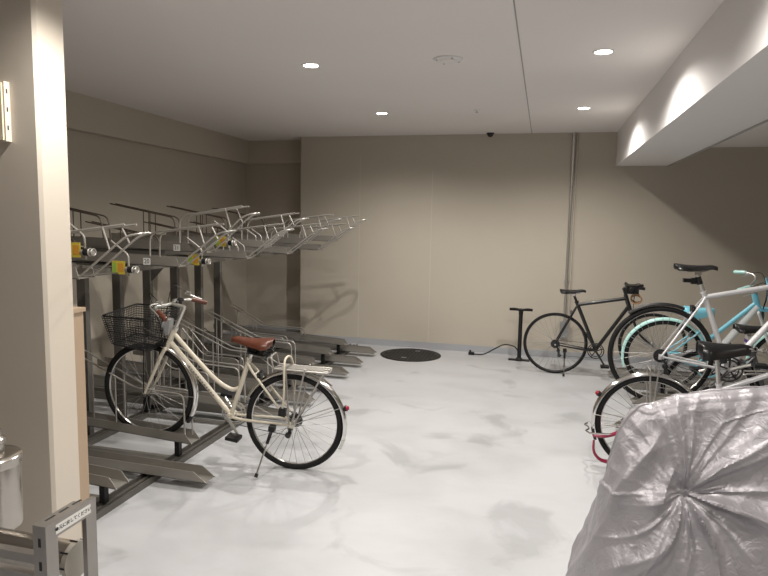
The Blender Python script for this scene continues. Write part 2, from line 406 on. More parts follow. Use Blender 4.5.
def channel(mb, x0, x1, z0, z1, w, h, cut=.07, t=.004, yc=0):
    """U channel from x0 (back, bottom z0) to x1 (front, bottom z1) with bevelled flange ends"""
    def P(x, y, dz): 
        k = (x-x0)/(x1-x0); return (x, yc+y, z0+(z1-z0)*k+dz)
    for sy in (-1, 1):
        y = sy*w/2; yi = y-sy*t
        poly = [P(x0, y, 0), P(x1, y, 0), P(x1-cut, y, h), P(x0, y, h)]
        mb.prism(poly, (0, yi-y, 0))
    poly = [P(x0, -w/2, 0), P(x1-.01, -w/2, 0), P(x1-.01, -w/2, t), P(x0, -w/2, t)]
    mb.prism(poly, (0, w, 0))
    return mb

def upper_tray(y, high, hs=1.0, num=None, label='', sticker=None, handle=True):
    zb = HIGHH if high else LOWH
    r = empty('upper_rack_tray', (-2.38, y, zb))
    X = lambda x: x+2.38
    channel(MB(), X(-3.98), X(-2.38), .035, 0, .125, .062, cut=.02).build('channel', M['tray'], r)
    for sy in (-1, 1) if handle else ():
        yy = sy*.055
        up = fillet([(X(-2.607), yy, .05), (X(-2.605), yy, .265*hs), (X(-2.10), yy*.9, .345*hs)], .07)
        s = MB().tube(up, .0058, 8)
        if sy < 0:
            lo = fillet([(X(-2.50), -.055, .005), (X(-2.40), -.055, .0), (X(-2.09), -.055, .275*hs), (X(-2.0), -.05, .295*hs), (X(-2.0), .05, .295*hs), (X(-2.09), .055, .275*hs), (X(-2.40), .055, .0), (X(-2.50), .055, .005)], .05)
            s.tube(lo, .0062, 8)
        for (xa, xb) in ((-2.23, -2.19),) if sy < 0 else ((-2.20, -2.15),):
            za = .265*hs+(.08*hs)*((xa+2.605)/.505); zl = .275*hs*((xb+2.40)/.31)
            s.tube([(X(xa), yy, za), (X(xb), yy, min(zl, .27*hs))], .0052, 8)
        if not sticker and y < 5.2:   # small bent stop hooks
            s.tube(fillet([(X(-2.58), yy, .17), (X(-2.47), yy, .10), (X(-2.47), yy, .0)], .02), .006, 8)
        s.build('lifting_handle', M['wire'], r)
        # rear wheel guards
        gz = 0 if high else -.09
        g = fillet([(X(-3.98), sy*.04, .37+gz), (X(-3.30), sy*.04, .25+gz), (X(-3.27), sy*.04, .03)], .05)
        MB().tube(g, .006, 8).tube([(X(-3.62), sy*.04, .305+gz), (X(-3.62), sy*.04, .03)], .005, 6).tube([(X(-3.55), sy*.04, .295+gz), (X(-3.55), sy*.04, .03)], .005, 6).build('wheel_guard', M['wireD'], r)
    if sticker:
        q = sticker-y; zs = .035 if not high else .075
        MB().box((X(-2.50), .065, .0), (X(-2.43), q+.01, .005)).box((X(-2.50), .065, .0), (X(-2.495), q+.01, .03)).build('bracket', M['frameD'], r)
        MB().box((X(-2.475), q-.002, zs-.04), (X(-2.385), q, zs+.04)).build('warning_sticker', M['yellow'], r, 'yellow warning sticker')
        MB().box((X(-2.470), q-.0035, zs-.03), (X(-2.445), q-.002, zs+.03)).build('sticker_print', M['green'], r)
        MB().box((X(-2.432), q-.0035, zs-.025), (X(-2.395), q-.002, zs+.025)).build('sticker_print', M['orange'], r)
        MB().cyl((X(-2.36), q, zs-.01), (X(-2.33), q, zs-.01), .020, 16).build('roller', M['black'], r)
        MB().cyl((X(-2.385), q+.004, zs-.01), (X(-2.36), q, zs-.01), .012, 12).ring((X(-2.325), q, zs-.01), (1, 0, 0), .019, .004, 20, 6).ring((X(-2.305), q, zs-.01), (1, 0, 0), .018, .004, 20, 6).cyl((X(-2.33), q, zs-.01), (X(-2.305), q, zs-.01), .012, 12).build('roller_cap', M['wire'], r)
        for dy in (.03,):
            MB().tube(fillet([(X(-2.50), q+dy, zs+.155), (X(-2.385), q+dy, zs+.075), (X(-2.38), q+dy, zs-.05)], .02), .006, 8).build('stop_hook', M['wire'], r)
    if num:
        p = MB().box((X(-2.655), -.0645, .008), (X(-2.60), -.0632, .055)).build('number_plate', M['paper'], r)
        text_mesh('number_text', num, .042, M['ink'], p, Matrix.Translation((X(-2.628), -.065, .031)) @ Matrix.Rotation(PI/2, 4, 'X'))
    # under-slung sleeve joining the tray to the beams
    MB().box((X(-3.95), -.045, -.055 if high else -.012), (X(-2.80), .045, .005)).build('slide_rail', M['frameD'], r)
    tag(r, label, 'rack tray', 'upper rack trays')
    return r
lo_y = [2.81, 3.74, 4.74, 5.57, 6.42]
hi_y = [4.10, 5.07, 5.98, 6.93]
ordn = ['nearest', 'second', 'third', 'fourth', 'farthest']
where = ['beside the pillar', 'marked 20', 'from the pillar', 'from the pillar', 'by the back wall']
for i, y in enumerate(lo_y):
    upper_tray(y, False, .86, '20' if i == 1 else None, 'upper rack tray of the lower row, %s one %s' % (ordn[i], where[i]), {0: 3.13, 1: 3.943}.get(i))
for i, y in enumerate(hi_y):
    upper_tray(y, True, 1.0 if i == 0 else .9, '21' if i == 0 else None, 'upper rack tray of the raised row, %s' % ['marked 21, with the highest lifting handle', 'next beyond the one marked 21', 'third lifting handle of that row', 'farthest, by the back wall'][i], 4.33 if i == 0 else None)
upper_tray(2.50, True, 1, None, 'upper rack tray of the raised row, mostly hidden behind the pillar, no handle', 2.773, handle=False)

def lower_tray(y, tip, zb, label):
    r = empty('lower_rack_tray', (tip, y, zb))
    X = lambda x: x-tip
    channel(MB(), X(-3.97), 0, .10 if zb > .08 else .03, 0, .105, .062, cut=.09 if tip > -2.1 else .05).build('channel', M['tray'], r)
    short = zb > .08
    hz = (.48 if short else .38)-zb
    if short and y > 5.6: a, c, d = -3.75, -3.3, -2.78; hz -= .17
    elif short and y > 3: a, c, d = -3.165, -2.62, -2.25
    elif 4 < y < 5.2: a, c, d = -3.165, -2.95, -2.60
    else: a = None
    for sy in (-1, 1) if a else ():
        yy = sy*.046
        g = fillet([(X(a), yy, hz+.25), (X(c), yy, hz+.015), (X(d), yy, hz), (X(d+.005), yy, .03)], .05)
        s = MB().tube(g, .006, 8)
        for t in (.25, .72): s.tube([(X(a+(c-a)*t), yy, hz+.25-.235*t), (X(a+(c-a)*t), yy, .04)], .005, 6)
        s.build('wheel_guard', M['wire'], r)
    # feet on the rails
    for xa in (-2.37, -3.16): MB().box((X(xa+.025), -.017, .038-zb), (X(xa+.06), .017, .004 if xa > -3 else .012)).build('foot_block', M['black'], r)
    tag(r, label, 'rack tray', 'lower rack trays')
    return r
lower_tray(2.82, -2.20, .15, 'short lower rack tray just behind the pillar, nearest the camera')
lower_tray(3.24, -1.90, .045, 'long empty lower rack tray reaching farthest into the aisle, nearest long one')
lower_tray(3.55, -2.19, .145, 'short lower rack tray that holds the front wheel of the cream bicycle')
names = ['first', 'second', 'third', 'fourth', 'fifth', 'sixth']
for i, y in enumerate((4.45, 4.97, 5.45, 5.98, 6.50, 7.07)):
    lower_tray(y, -1.90, .045, 'long lower rack tray, %s in line beyond the cream bicycle%s' % (names[i], ', by the back wall' if i == 5 else ''))
for i, y in enumerate((4.31, 4.83, 5.345, 5.86, 6.38, 6.92)):
    lower_tray(y, -2.22, .15, 'short raised lower rack tray, %s beyond the cream bicycle' % names[i])
#PART2

# ------------------------------------------------------------------ bicycles
def wheel(root, name, c, wr, tw, rim_m, spoke_m, S, hubw=.05, nsp=32, rear=False, cass=False, tyre_m=None):
    c = Vector(c); ax = (0, 1, 0)
    rr = wr-tw*1.35
    prof = []
    m = MB(S).ring(c, ax, rr-.004, .011, 64, 8, 1.05)
    w = m.build(name, rim_m, root)
    MB(S).ring(c, ax, wr-tw, tw, 72, 10, .95).build('tire', tyre_m or M['rubber'], w)
    s = MB(S)
    for k in range(nsp):
        a = 2*PI*k/nsp; side = 1 if k % 2 else -1; off = .9*(1 if (k//2) % 2 else -1)
        h = c+Vector((.02*math.cos(a+off), side*hubw*.45, .02*math.sin(a+off)))
        e = c+Vector(((rr-.012)*math.cos(a), side*.004, (rr-.012)*math.sin(a)))
        s.tube([h, e], .0014, 4)
    s.build('spokes', spoke_m, w)
    MB(S).lathe([(.006, -.065), (.006, -hubw*.62), (.022, -hubw*.6), (.022, -hubw*.5), (.014, -hubw*.4), (.014, hubw*.4), (.022, hubw*.5), (.022, hubw*.6), (.006, hubw*.62), (.006, .065)], c, ax, 16).build('hub', M['alloy'], w)
    if cass:
        s = MB()
        for k in range(6): s.cyl(c+Vector((0, -.030-.0045*k, 0)), c+Vector((0, -.033-.0045*k, 0)), .048-.004*k, 24)
        s.build('cassette', M['rimD'], w)
    return w

def fender(c, R, a0, a1, w, S=None, th=.0015):
    c = Vector(c); rows = []; N = max(6, int(abs(a1-a0)/5))
    for i in range(N+1):
        a = math.radians(a0+(a1-a0)*i/N); row = []
        for (yy, dr) in ((-w, -.012), (-w*.8, .0), (-w*.3, .006), (w*.3, .006), (w*.8, 0), (w, -.012)):
            row.append(c+Vector(((R+dr)*math.cos(a), yy, (R+dr)*math.sin(a))))
        for (yy, dr) in ((w*.98, -.014), (w*.75, -.003), (w*.3, .003), (-w*.3, .003), (-w*.75, -.003), (-w*.98, -.014)):
            row.append(c+Vector(((R+dr)*math.cos(a), yy, (R+dr)*math.sin(a))))
        rows.append(row)
    m = MB(S).grid(rows, closeu=True)
    m.add(rows[0], [tuple(range(12))]); m.add(rows[-1], [tuple(range(12))])
    return m

def saddle_mesh(xc, zt, L, W, th, tilt=0., dip=.012, side=.6):
    """rear edge at xc-L*.5, nose towards +x; zt = top height"""
    rows = []; N = 16
    for i in range(N+1):
        t = i/N; x = xc-L*.5+L*t
        w = W*.5*(.80+.20*math.sin(min(1, t/.22)*PI/2)) if t < .22 else W*.5*(1-(1-.24)*((t-.22)/.78)**.62 if t > .22 else 1)
        w = max(w, .018)
        if t > .93: w *= math.sqrt(max(.05, 1-((t-.93)/.075)**2))
        if t < .06: w *= math.sqrt(max(.08, 1-((.06-t)/.065)**2))
        top = zt-dip*math.sin(t*PI)-(0.018*max(0, (t-.8)/.2)**2)-tilt*(t-.5)
        dep = th*(.55+.45*(1-t))*(.9 if t > .05 else .6)
        row = []
        K = 14
        for k in range(K+1):
            a = PI*k/K; y = w*math.cos(a); q = math.sin(a)
            row.append(Vector((x, y, top-dep*(1-q**side))))
        for k in range(K-1, 0, -1):
            a = PI*k/K; y = w*.93*math.cos(a)
            row.append(Vector((x, y, top-dep*(1-math.sin(a)**side)-.006 if abs(math.cos(a)) < .9 else top-dep-.002)))
        rows.append(row)
    m = MB().grid(rows, closeu=True)
    m.add(rows[0], [tuple(range(len(rows[0])))]); m.add(rows[-1], [tuple(range(len(rows[-1])))])
    return m

def bicycle(label, P, group=None):
    g = dict(wr=.335, tw=.018, wb=1.05, bb=(.44, .28), st=(.27, .72), sad=(.23, .90), ht=(.80, .86), hb=(.85, .74), rimm='alloy', spm='spoke', frm='silver', frk=None, top='straight', steer=0,
             fenR=None, fenF=None, fenm='alloy', sadm='black', sadL=.27, sadW=.15, sadT=.05, bar='flat', barz=.96, barx=.78, barw=.28, gripm='black', tr=.016, dr=.018, stand=None, rack=False, basket=False,
             crank=70, cass=True, lean=0, pitch=0, head=0, loc=(0, 0, 0), dtm=None, springs=False, chaincase=None, tail=None, tilt=0., tyre=None, cl=.168, rise=.05)
    g.update(P); wr = g['wr']; wb = g['wb']
    root = empty('bicycle', g['loc'])
    root.rotation_euler = (0, 0, 0)
    root.matrix_world = Matrix.Translation(g['loc']) @ Matrix.Rotation(math.radians(g['head']), 4, 'Z') @ Matrix.Rotation(-math.radians(g['pitch']), 4, 'Y') @ Matrix.Rotation(math.radians(g['lean']), 4, 'X')
    tag(root, label, 'bicycle', group)
    V = lambda x, z, y=0: Vector((x, y, z))
    BB, ST, HT, HB = V(*g['bb']), V(*g['st']), V(*g['ht']), V(*g['hb'])
    RH, FH = V(0, wr), V(wb, wr)
    ax = (HT-HB).normalized()
    S = Matrix.Translation(HB) @ Matrix.Rotation(math.radians(g['steer']), 4, ax) @ Matrix.Translation(-HB)
    fm = M[g['frm']]; tr, dr = g['tr'], g['dr']
    # frame
    f = MB()
    f.tube([BB, ST], tr, 12).tube([HB-ax*.01, HT+ax*.01], tr*1.15, 14).cyl(V(BB.x, BB.z, -.036), V(BB.x, BB.z, .036), .021, 16)
    f.cyl(ST, ST+(ST-BB).normalized()*.012, tr*1.25, 12)
    dh = HB+ax*.03
    if g['top'] == 'straight':
        f.tube([ST-(ST-BB).normalized()*.03, HT-ax*.025], tr, 12)
    elif g['top'] == 'curve':      # step-through tube that swoops to the seat tube
        j = BB+(ST-BB)*g['join']; k1 = HT-ax*.03
        f.tube(spline([k1, k1+(j-k1)*.34+V(0, -.045), k1+(j-k1)*.66+V(0, -.075), j+V(.06, -.022), j], 8), tr*.95, 12)
    elif g['top'] == 'low':
        j = BB+(ST-BB)*g['join']; f.tube([j, HB+ax*.06], tr*.9, 12)
    if not g['dtm']: f.tube([BB, dh], dr, 12)
    for sy in (-1, 1):
        f.tube([V(BB.x-.02, BB.z, sy*.028), V(BB.x-.10, BB.z+.003, sy*.038), V(.0, wr, sy*.062)], [.010, .010, .0075], 10)
        s0 = ST-(ST-BB).normalized()*g.get('ssdrop', .03)
        f.tube([V(s0.x, s0.z, sy*.014), V(s0.x*.86, s0.z*.86+wr*.14, sy*.034), V(0, wr, sy*.062)], [.0085, .0085, .007], 10)
        f.box((-.018, sy*.062-.003, wr-.02), (.018, sy*.062+.003, wr+.018))
    f.tube([V(s0.x*.82, s0.z*.82+wr*.18, -.036), V(s0.x*.82, s0.z*.82+wr*.18, .036)], .006, 8)
    fo = f.build('frame', fm, root)
    if g['dtm']: MB().tube([BB, dh], dr, 12).build('down_tube', M[g['dtm']], fo)
    for sy in (-1, 1):
        MB(S if False else None).cyl(V(0, wr, sy*.066), V(0, wr, sy*.078), .009, 6).build('axle_nut', M['alloy'], fo)
    # fork
    k = MB(S); cr = HB-ax*.02
    k.tube([HB, HB-ax*.045], tr*1.1, 12)
    for sy in (-1, 1):
        mid = cr+(FH-cr)*.62; straight = cr-ax*((cr-mid).length)
        mid = mid.lerp(straight, .75)
        pth = spline([cr+V(0, 0, sy*.02), cr-ax*.03+V(0, 0, sy*.045), mid+V(0, 0, sy*.052), V(wb, wr, sy*.052)], 6)
        k.tube(pth, [.0155-.008*i/(len(pth)-1) for i in range(len(pth))], 10)
        k.cyl(V(wb, wr, sy*.052), V(wb, wr, sy*.068), .009, 6)
    fk = k.build('fork', M[g['frk'] or g['frm']], root)
    # wheels
    wheel(root, 'rear_wheel', RH, wr, g['tw'], M[g['rimm']], M[g['spm']], None, .075, 32, True, g['cass'], g['tyre'])
    wheel(root, 'front_wheel', FH, wr, g['tw'], M[g['rimm']], M[g['spm']], S, .055, 32, tyre_m=g['tyre'])
    # fenders
    if g['fenR']:
        a0, a1 = g['fenR']; fr = fender(RH, wr+.018, a0, a1, g.get('fenw', .026)).build('rear_fender', M[g['fenm']], root)
        st = MB()
        for aa in g.get('stays', (150, 178)):
            a = math.radians(aa)
            for sy in (-1, 1): st.tube([V(0, wr, sy*.064), V((wr+.012)*math.cos(a), wr+(wr+.012)*math.sin(a), sy*.026)], .0026, 6)
        st.build('fender_stay', M['alloy'], fr)
        if g.get('flap'):
            fender(RH, wr+.020, a1-1, a1+g['flap'], .028).build('mud_flap', M[g.get('flapm', 'black')], fr)
    if g['fenF']:
        a0, a1 = g['fenF']; ff = fender(FH, wr+.018, a0, a1, .026, S).build('front_fender', M[g['fenm']], root)
        st = MB(S)
        a = math.radians(a1-25)
        for sy in (-1, 1): st.tube([V(wb, wr, sy*.06), V(wb+(wr+.012)*math.cos(a), wr+(wr+.012)*math.sin(a), sy*.026)], .0026, 6)
        st.build('fender_stay', M['alloy'], ff)
        if g.get('flap'): fender(FH, wr+.020, a1-1, a1+8, .028, S).build('mud_flap', M['black'], ff)
    # seat post and saddle
    sx, sz = g['sad']; sd = (ST-BB).normalized(); base = V(sx, sz)
    MB().tube([ST-sd*.02, V(ST.x+sd.x*(sz-.065-ST.z)/sd.z, sz-.065)], .0135, 12).build('seatpost', M[g.get('postm', 'alloy')], root)
    spx = ST.x+sd.x*(sz-.065-ST.z)/sd.z
    so = saddle_mesh(sx+.01, sz, g['sadL'], g['sadW'], g['sadT'], g['tilt']).build('saddle', M[g['sadm']], root)
    u = MB()
    u.box((spx-.022, -.022, sz-.075), (spx+.022, .022, sz-.048))
    for sy in (-1, 1):
        u.tube(fillet([V(sx-g['sadL']*.38, sz-.03, sy*.045), V(sx-g['sadL']*.2, sz-.052, sy*.022), V(sx+.06, sz-.052, sy*.022), V(sx+g['sadL']*.40, sz-.03, sy*.008)], .02), .0036, 6)
    u.build('saddle_rail', M['chrome' if not g['springs'] else 'rimD'], so)
    if g['springs']:
        for sy in (-1, 1):
            pts = [(sx-g['sadL']*.36+.017*math.cos(t*.9), sy*.055+.017*math.sin(t*.9), sz-.095+.0022*t) for t in range(30)]
            MB().tube(pts, .0035, 6).build('spring', M['rimD'], so)
        MB().box((sx-g['sadL']*.42, -.06, sz-.100), (spx+.02, .06, sz-.094)).box((spx-.03, -.028, sz-.10), (spx+.03, .028, sz-.045)).build('spring_frame', M['black'], so)
    # stem + bar
    bx, bz, bw = g['barx'], g['barz'], g['barw']
    h = MB(S)
    tipx = HT.x+ax.x*(bz-HT.z)/ax.z
    h.tube([HT, V(tipx, bz-.004)], .0125, 12).lathe([(.02, 0), (.02, .012), (.016, .02)], HT, ax, 16)
    h.tube([V(tipx, bz-.004), V(bx, bz)], .013, 10)
    grips = []
    if g['bar'] == 'flat':
        pts = spline([V(bx-.02, bz+.012, -bw), V(bx-.008, bz+.008, -bw*.5), V(bx, bz, -.05), V(bx, bz, .05), V(bx-.008, bz+.008, bw*.5), V(bx-.02, bz+.012, bw)], 6)
        grips = [(pts[0], pts[0]+(pts[5]-pts[0]).normalized()*.12), (pts[-1], pts[-1]+(pts[-6]-pts[-1]).normalized()*.12)]
        lev = [(V(bx+.0, bz+.004, sy*(bw-.14)), V(bx+.045, bz-.015, sy*(bw-.15)), V(bx+.05, bz-.02, sy*(bw-.05))) for sy in (-1, 1)]
    else:                          # swept back city bar
        pts = spline([V(bx-.115, bz+g['rise']-.015, -bw), V(bx-.055, bz+g['rise'], -bw*.84), V(bx+.015, bz+g['rise'], -bw*.62), V(bx+.030, bz+g['rise']*.55, -bw*.38), V(bx, bz, -.05), V(bx, bz, .05), V(bx+.030, bz+g['rise']*.55, bw*.38), V(bx+.015, bz+g['rise'], bw*.62), V(bx-.055, bz+g['rise'], bw*.84), V(bx-.115, bz+g['rise']-.015, bw)], 6)
        grips = [(pts[0], pts[0]+(pts[6]-pts[0])*1.25), (pts[-1], pts[-1]+(pts[-7]-pts[-1])*1.25)]
        lev = [(V(bx-.03, bz+.045, sy*(bw*.70)), V(bx+.01, bz+.025, sy*(bw*.86)), V(bx-.08, bz-.01, sy*(bw*1.06))) for sy in (-1, 1)]
    h.tube(pts, .0105, 10)
    ho = h.build('handlebar', M[g.get('barm', 'alloy')], root)
    for (a, b_) in grips:
        d = (b_-a).normalized()
        MB(S).tube([a-d*.012, a, a+d*.03, a+d*.06, b_], [.013, .0175, .0155, .0165, .0155], 12).build('grip', M[g['gripm']], ho)
    for l in lev:
        MB(S).tube(spline(l, 5), [.007, .0045], 8).cyl(l[0]-Vector((.012, 0, 0)), l[0]+Vector((.02, 0, 0)), .012, 8).build('brake_lever', M[g.get('levm', 'alloy')], ho)
        MB(S).tube(spline([l[0], l[0]+Vector((.10, -l[0].y*.25, .03)), Vector((HT.x+.09, l[0].y*.2, HT.z+.02)), Vector((HB.x+.035, l[0].y*.06, HB.z+.01)), HB-ax*.03+Vector((.02, 0, 0))], 7), .0028, 6).build('brake_cable', M['black'], ho)
    # brakes
    MB(S).box((HB.x-ax.x*.04+.012, -.035, HB.z-.075), (HB.x-ax.x*.04+.034, .035, HB.z-.03)).tube([V(HB.x+.03, HB.z-.03, -.03), V(HB.x+.04, HB.z-.01, .0), V(HB.x+.03, HB.z-.03, .03)], .007, 6).build('brake_caliper', M[g.get('brkm', 'dgrey')], root)
    q = V(s0.x*.80, s0.z*.80+wr*.20)
    MB().box((q.x-.03, -.036, q.z-.02), (q.x-.008, .036, q.z+.022)).cyl(V(q.x-.02, q.z, -.042), V(q.x-.02, q.z, .042), .009, 8).build('brake_caliper', M[g.get('brkm', 'dgrey')], root)
    # drivetrain on the right-hand (-y) side
    cy = -.048; cw = MB()
    cw.ring((BB.x, cy, BB.z), (0, 1, 0), .082, .006, 48, 6, .5).ring((BB.x, cy+.008, BB.z), (0, 1, 0), .062, .005, 40, 6, .5)
    for k in range(5):
        a = 2*PI*k/5+.3; cw.tube([V(BB.x, BB.z, cy), V(BB.x+.08*math.cos(a), BB.z+.08*math.sin(a), cy)], .006, 6)
    cs = cw.build('chainring', M[g.get('crm', 'rimD')], root)
    ca = math.radians(g['crank']); cd = Vector((math.cos(ca), 0, math.sin(ca)))
    for (sy, sg) in ((-1, 1), (1, -1)):
        p0 = Vector((BB.x, sy*.058, BB.z)); p1 = p0+cd*sg*g['cl']+Vector((0, sy*.012, 0))
        MB().cyl(Vector((BB.x, sy*.035, BB.z)), Vector((BB.x, sy*.066, BB.z)), .014, 10).tube([p0, p1], [.012, .009], 8).build('crank_arm', M[g.get('crkm', 'alloy')], root)
        pd = MB().cyl(p1, p1+Vector((0, sy*.10, 0)), .006, 8).box(p1+Vector((-.042, sy*.022 if sy > 0 else -.102, -.011)), p1+Vector((.042, .102 if sy > 0 else -.022, .011)))
        pd.build('pedal', M['black'], root)
    ch = MB(); a0 = .046
    ch.tube([V(0, wr+a0, -.045), V(BB.x, BB.z+.082, cy)], .004, 6, flat=.6)
    dz = Vector((.02, -.045, wr-.085)) if g['cass'] else Vector((0, -.045, wr-.046))
    ch.tube([V(dz.x+.01, dz.z-.04 if g['cass'] else dz.z, -.045), V(BB.x, BB.z-.082, cy)], .004, 6, flat=.6)
    if g['cass']: ch.tube([V(.045, wr-.01, -.045), V(dz.x+.02, dz.z+.03, -.045), V(dz.x, dz.z, -.045)], .0035, 6)
    ch.build('chain', M['rimD'], root)
    if g['cass']:
        d = MB().cyl((dz.x+.012, -.052, dz.z+.015), (dz.x+.012, -.040, dz.z+.015), .020, 14).cyl((dz.x+.022, -.052, dz.z-.04), (dz.x+.022, -.040, dz.z-.04), .020, 14).box((dz.x+.004, -.056, dz.z-.05), (dz.x+.028, -.052, dz.z+.025)).tube([V(.005, wr-.02, -.066), V(.03, wr-.045, -.064), V(dz.x+.015, dz.z+.02, -.056)], .009, 8)
        d.build('derailleur', M['rimD'], root)
    if g['chaincase']:
        c2 = MB().tube([V(-.06, wr+.0, cy-.012), V(.05, wr+.055, cy-.012), V(BB.x, BB.z+.092, cy-.012)], .012, 8).ring((BB.x, cy-.012, BB.z), (0, 1, 0), .092, .008, 40, 6)
        c2.build('chain_guard', M[g['chaincase']], root)
    if g['stand'] == 'side':
        a, b_ = g['standp']; a = Vector(a); b_ = Vector(b_)
        m_ = a+(b_-a)*.32
        ks = MB().tube([a, m_], [.013, .011], 8).box(a-Vector((.02, .02, .015)), a+Vector((.02, .02, .02))).build('kickstand', M['black'], root)
        MB().tube([m_, b_], .0065, 8).build('stand_leg', M['chrome'], ks)
        MB().tube([b_-(b_-a).normalized()*.02, b_+(b_-a).normalized()*.004], .012, 8).build('rubber_foot', M['black'], ks)
    if g['stand'] == 'double':
        ks = MB()
        for sy in (-1, 1):
            ks.tube(fillet([V(0, wr-.02, sy*.07), V(-.10, wr-.055, sy*.085), V(-.37, wr-.06+.0, sy*.10)], .03), .0065, 8)
        ks.tube(fillet([V(-.37, wr-.06, -.10), V(-.395, wr-.06, -.06), V(-.372, wr-.06, -.02), V(-.372, wr-.06, .02), V(-.395, wr-.06, .06), V(-.37, wr-.06, .10)], .012), .006, 8)
        ks.build('kickstand', M['chrome'], root)
    if g['rack']:
        rz = 2*wr+.06; rk = MB(); e = -.185; s_ = .165
        for sy in (-1, 1):
            rk.tube([V(e, rz, sy*.055), V(s_, rz-.04, sy*.055)], .0062, 8)
            for (xx, dx) in ((.09, 0.03), (-.04, -.01), (-.165, -.03)): rk.tube([V(xx, rz, sy*.058), V(dx*.5, wr+.01, sy*.066)], .0055, 6)
            rk.tube([V(s_, rz-.04, sy*.055), V(ST.x-.045, rz+.03, sy*.02)], .004, 6)
        rk.tube(fillet([V(s_, rz-.04, -.055), V(s_+.03, rz+.035, -.055), V(s_+.03, rz+.035, .055), V(s_, rz-.04, .055)], .02), .005, 8)
        rk.tube([V(e, rz, -.055), V(e-.01, rz, 0), V(e, rz, .055)], .005, 8)
        for yy in (-.02, .02): rk.tube([V(e, rz, yy), V(s_, rz-.04, yy)], .004, 6)
        for xx in (-.14, -.06, .04, .11): rk.tube([V(xx, rz-.04*(xx-e)/(s_-e), -.055), V(xx, rz-.04*(xx-e)/(s_-e), .055)], .004, 6)
        ro = rk.build('rear_rack', M['wire'], root)
        MB().box((e+.03, -.045, rz-.018), (s_-.04, .045, rz-.012), Matrix.Rotation(math.atan(.04/(s_-e)), 3, 'Y')).build('carrier_plate', M['tray'], ro, 'grey carrier plate')
    if g['tail']:
        a = math.radians(g['tail']); c0 = V((wr+.022)*math.cos(a), wr+(wr+.022)*math.sin(a)); dd = Vector((math.cos(a), 0, math.sin(a)))
        tl = MB().tube([c0-dd*.012, c0+dd*.02], [.016, .020], 12).build('tail_reflector', M['black'], root)
        MB().tube([c0+dd*.018, c0+dd*.034], [.018, .012], 12).build('reflector_lens', M['red'], tl)
    if g['basket']:
        bk = MB(S); x0, x1, xb0, xb1, zb, z0, z1 = g['basketp']; yt, yb = .20, .145
        def bp(u, v, t):   # u along x 0..1, v across -1..1, t height 0..1
            return Vector(((xb0+(x0-xb0)*t)*(1-u)+(xb1+(x1-xb1)*t)*u, v*(yb+(yt-yb)*t), zb+((z0-zb)*(1-u)+(z1-zb)*u)*t))
        nx, ny, nz = 17, 19, 13
        for i in range(nx+1):
            u = i/nx
            for v in (-1, 1): bk.tube([bp(u, v, 0), bp(u, v, 1)], .0016, 4)
            bk.tube([bp(u, -1, 0), bp(u, 1, 0)], .0016, 4)
        for j in range(ny+1):
            v = -1+2*j/ny
            for u in (0, 1): bk.tube([bp(u, v, 0), bp(u, v, 1)], .0016, 4)
            bk.tube([bp(0, v, 0), bp(1, v, 0)], .0016, 4)
        for k2 in range(1, nz):
            t = k2/nz; bk.tube([bp(0, -1, t), bp(1, -1, t), bp(1, 1, t), bp(0, 1, t)], .0018 if k2 % 3 else .0026, 4, closed=True)
        bo = bk.build('basket', M['black'], root)
        MB(S).tube(fillet([bp(0, -1, 1), bp(1, -1, 1), bp(1, 1, 1), bp(0, 1, 1), bp(0, -1, 1)], .03), .006, 8).tube(fillet([bp(0, -1, 0), bp(1, -1, 0), bp(1, 1, 0), bp(0, 1, 0), bp(0, -1, 0)], .03), .005, 8).build('basket_rim', M['black'], bo)
        MB(S).tube([bp(.3, -.5, 0), V(wb, wr, -.068)], .004, 6).tube([bp(.3, .5, 0), V(wb, wr, .068)], .004, 6).box((HB.x+.01, -.05, HB.z+.0), (HB.x+.07, .05, HB.z+.01)).build('basket_stay', M['black'], bo)
    return root

def local_thing(root, name, mb_or_list, label, cat, group=None):
    """a separate thing that hangs on a bicycle: own top-level object standing in the bicycle's frame of reference"""
    t = mb_or_list[0][0].build(name, mb_or_list[0][1]); t.matrix_world = root.matrix_world.copy()
    for mb, m_, nm in mb_or_list[1:]: mb.build(nm, m_, t)
    return tag(t, label, cat, group)

# W: cream city bicycle, front wheel in the rack
ang = math.degrees(math.atan2(3.56-3.655, -2.54+1.50))
W = bicycle('cream step-through city bicycle with black wire basket and brown leather saddle', dict(
    loc=(-1.572, 3.655, 0), head=ang, pitch=8.3, lean=-3.5, wr=.330, tw=.0215, wb=1.032, bb=(.435, .28), st=(.354, .685), sad=(.335, .845), ht=(.885, .79), hb=(.922, .67), frm='cream', top='curve', join=.50,
    fenR=(15, 188), fenF=(84, 200), fenm='chrome', flap=10, flapm='alloy', stays=(150,), sadm='brown', sadL=.285, sadW=.20, sadT=.062, springs=True, bar='city', barx=.935, barz=.955, barw=.27, rise=-.008, gripm='brown', tr=.0155, dr=.0165,
    stand='side', standp=((.12, .075, .285), (.14, .225, .015)), rack=True, basket=True, basketp=(.965, 1.29, .98, 1.24, .655, .885, .845), crank=45, cl=.12, tail=153, crm='alloy', brkm='black', ssdrop=.02, tilt=.03, steer=0, spm='spoke'))
MB().box((.915, -.03, .75), (.95, .03, .85)).cyl((.95, 0, .80), (.98, 0, .80), .028, 16).build('headlamp', M['greyp'], W)
MB().cyl((.90, -.07, .945), (.90, -.07, .975), .010, 14).lathe([(.024, 0), (.02, .012), (.006, .018)], (.90, -.07, .97), (0, 0, 1), 16).build('bell', M['black'], W)
s = MB()
for i in range(12):      # lettering strip on the down tube
    t = .28+.035*i; p = Vector((.435, 0, .28)).lerp(Vector((.914, 0, .699)), t)
    s.box(p+Vector((-.008, .0155, -.004)), p+Vector((.004, .0178, .006)))
s.build('frame_lettering', M['tray'], W)
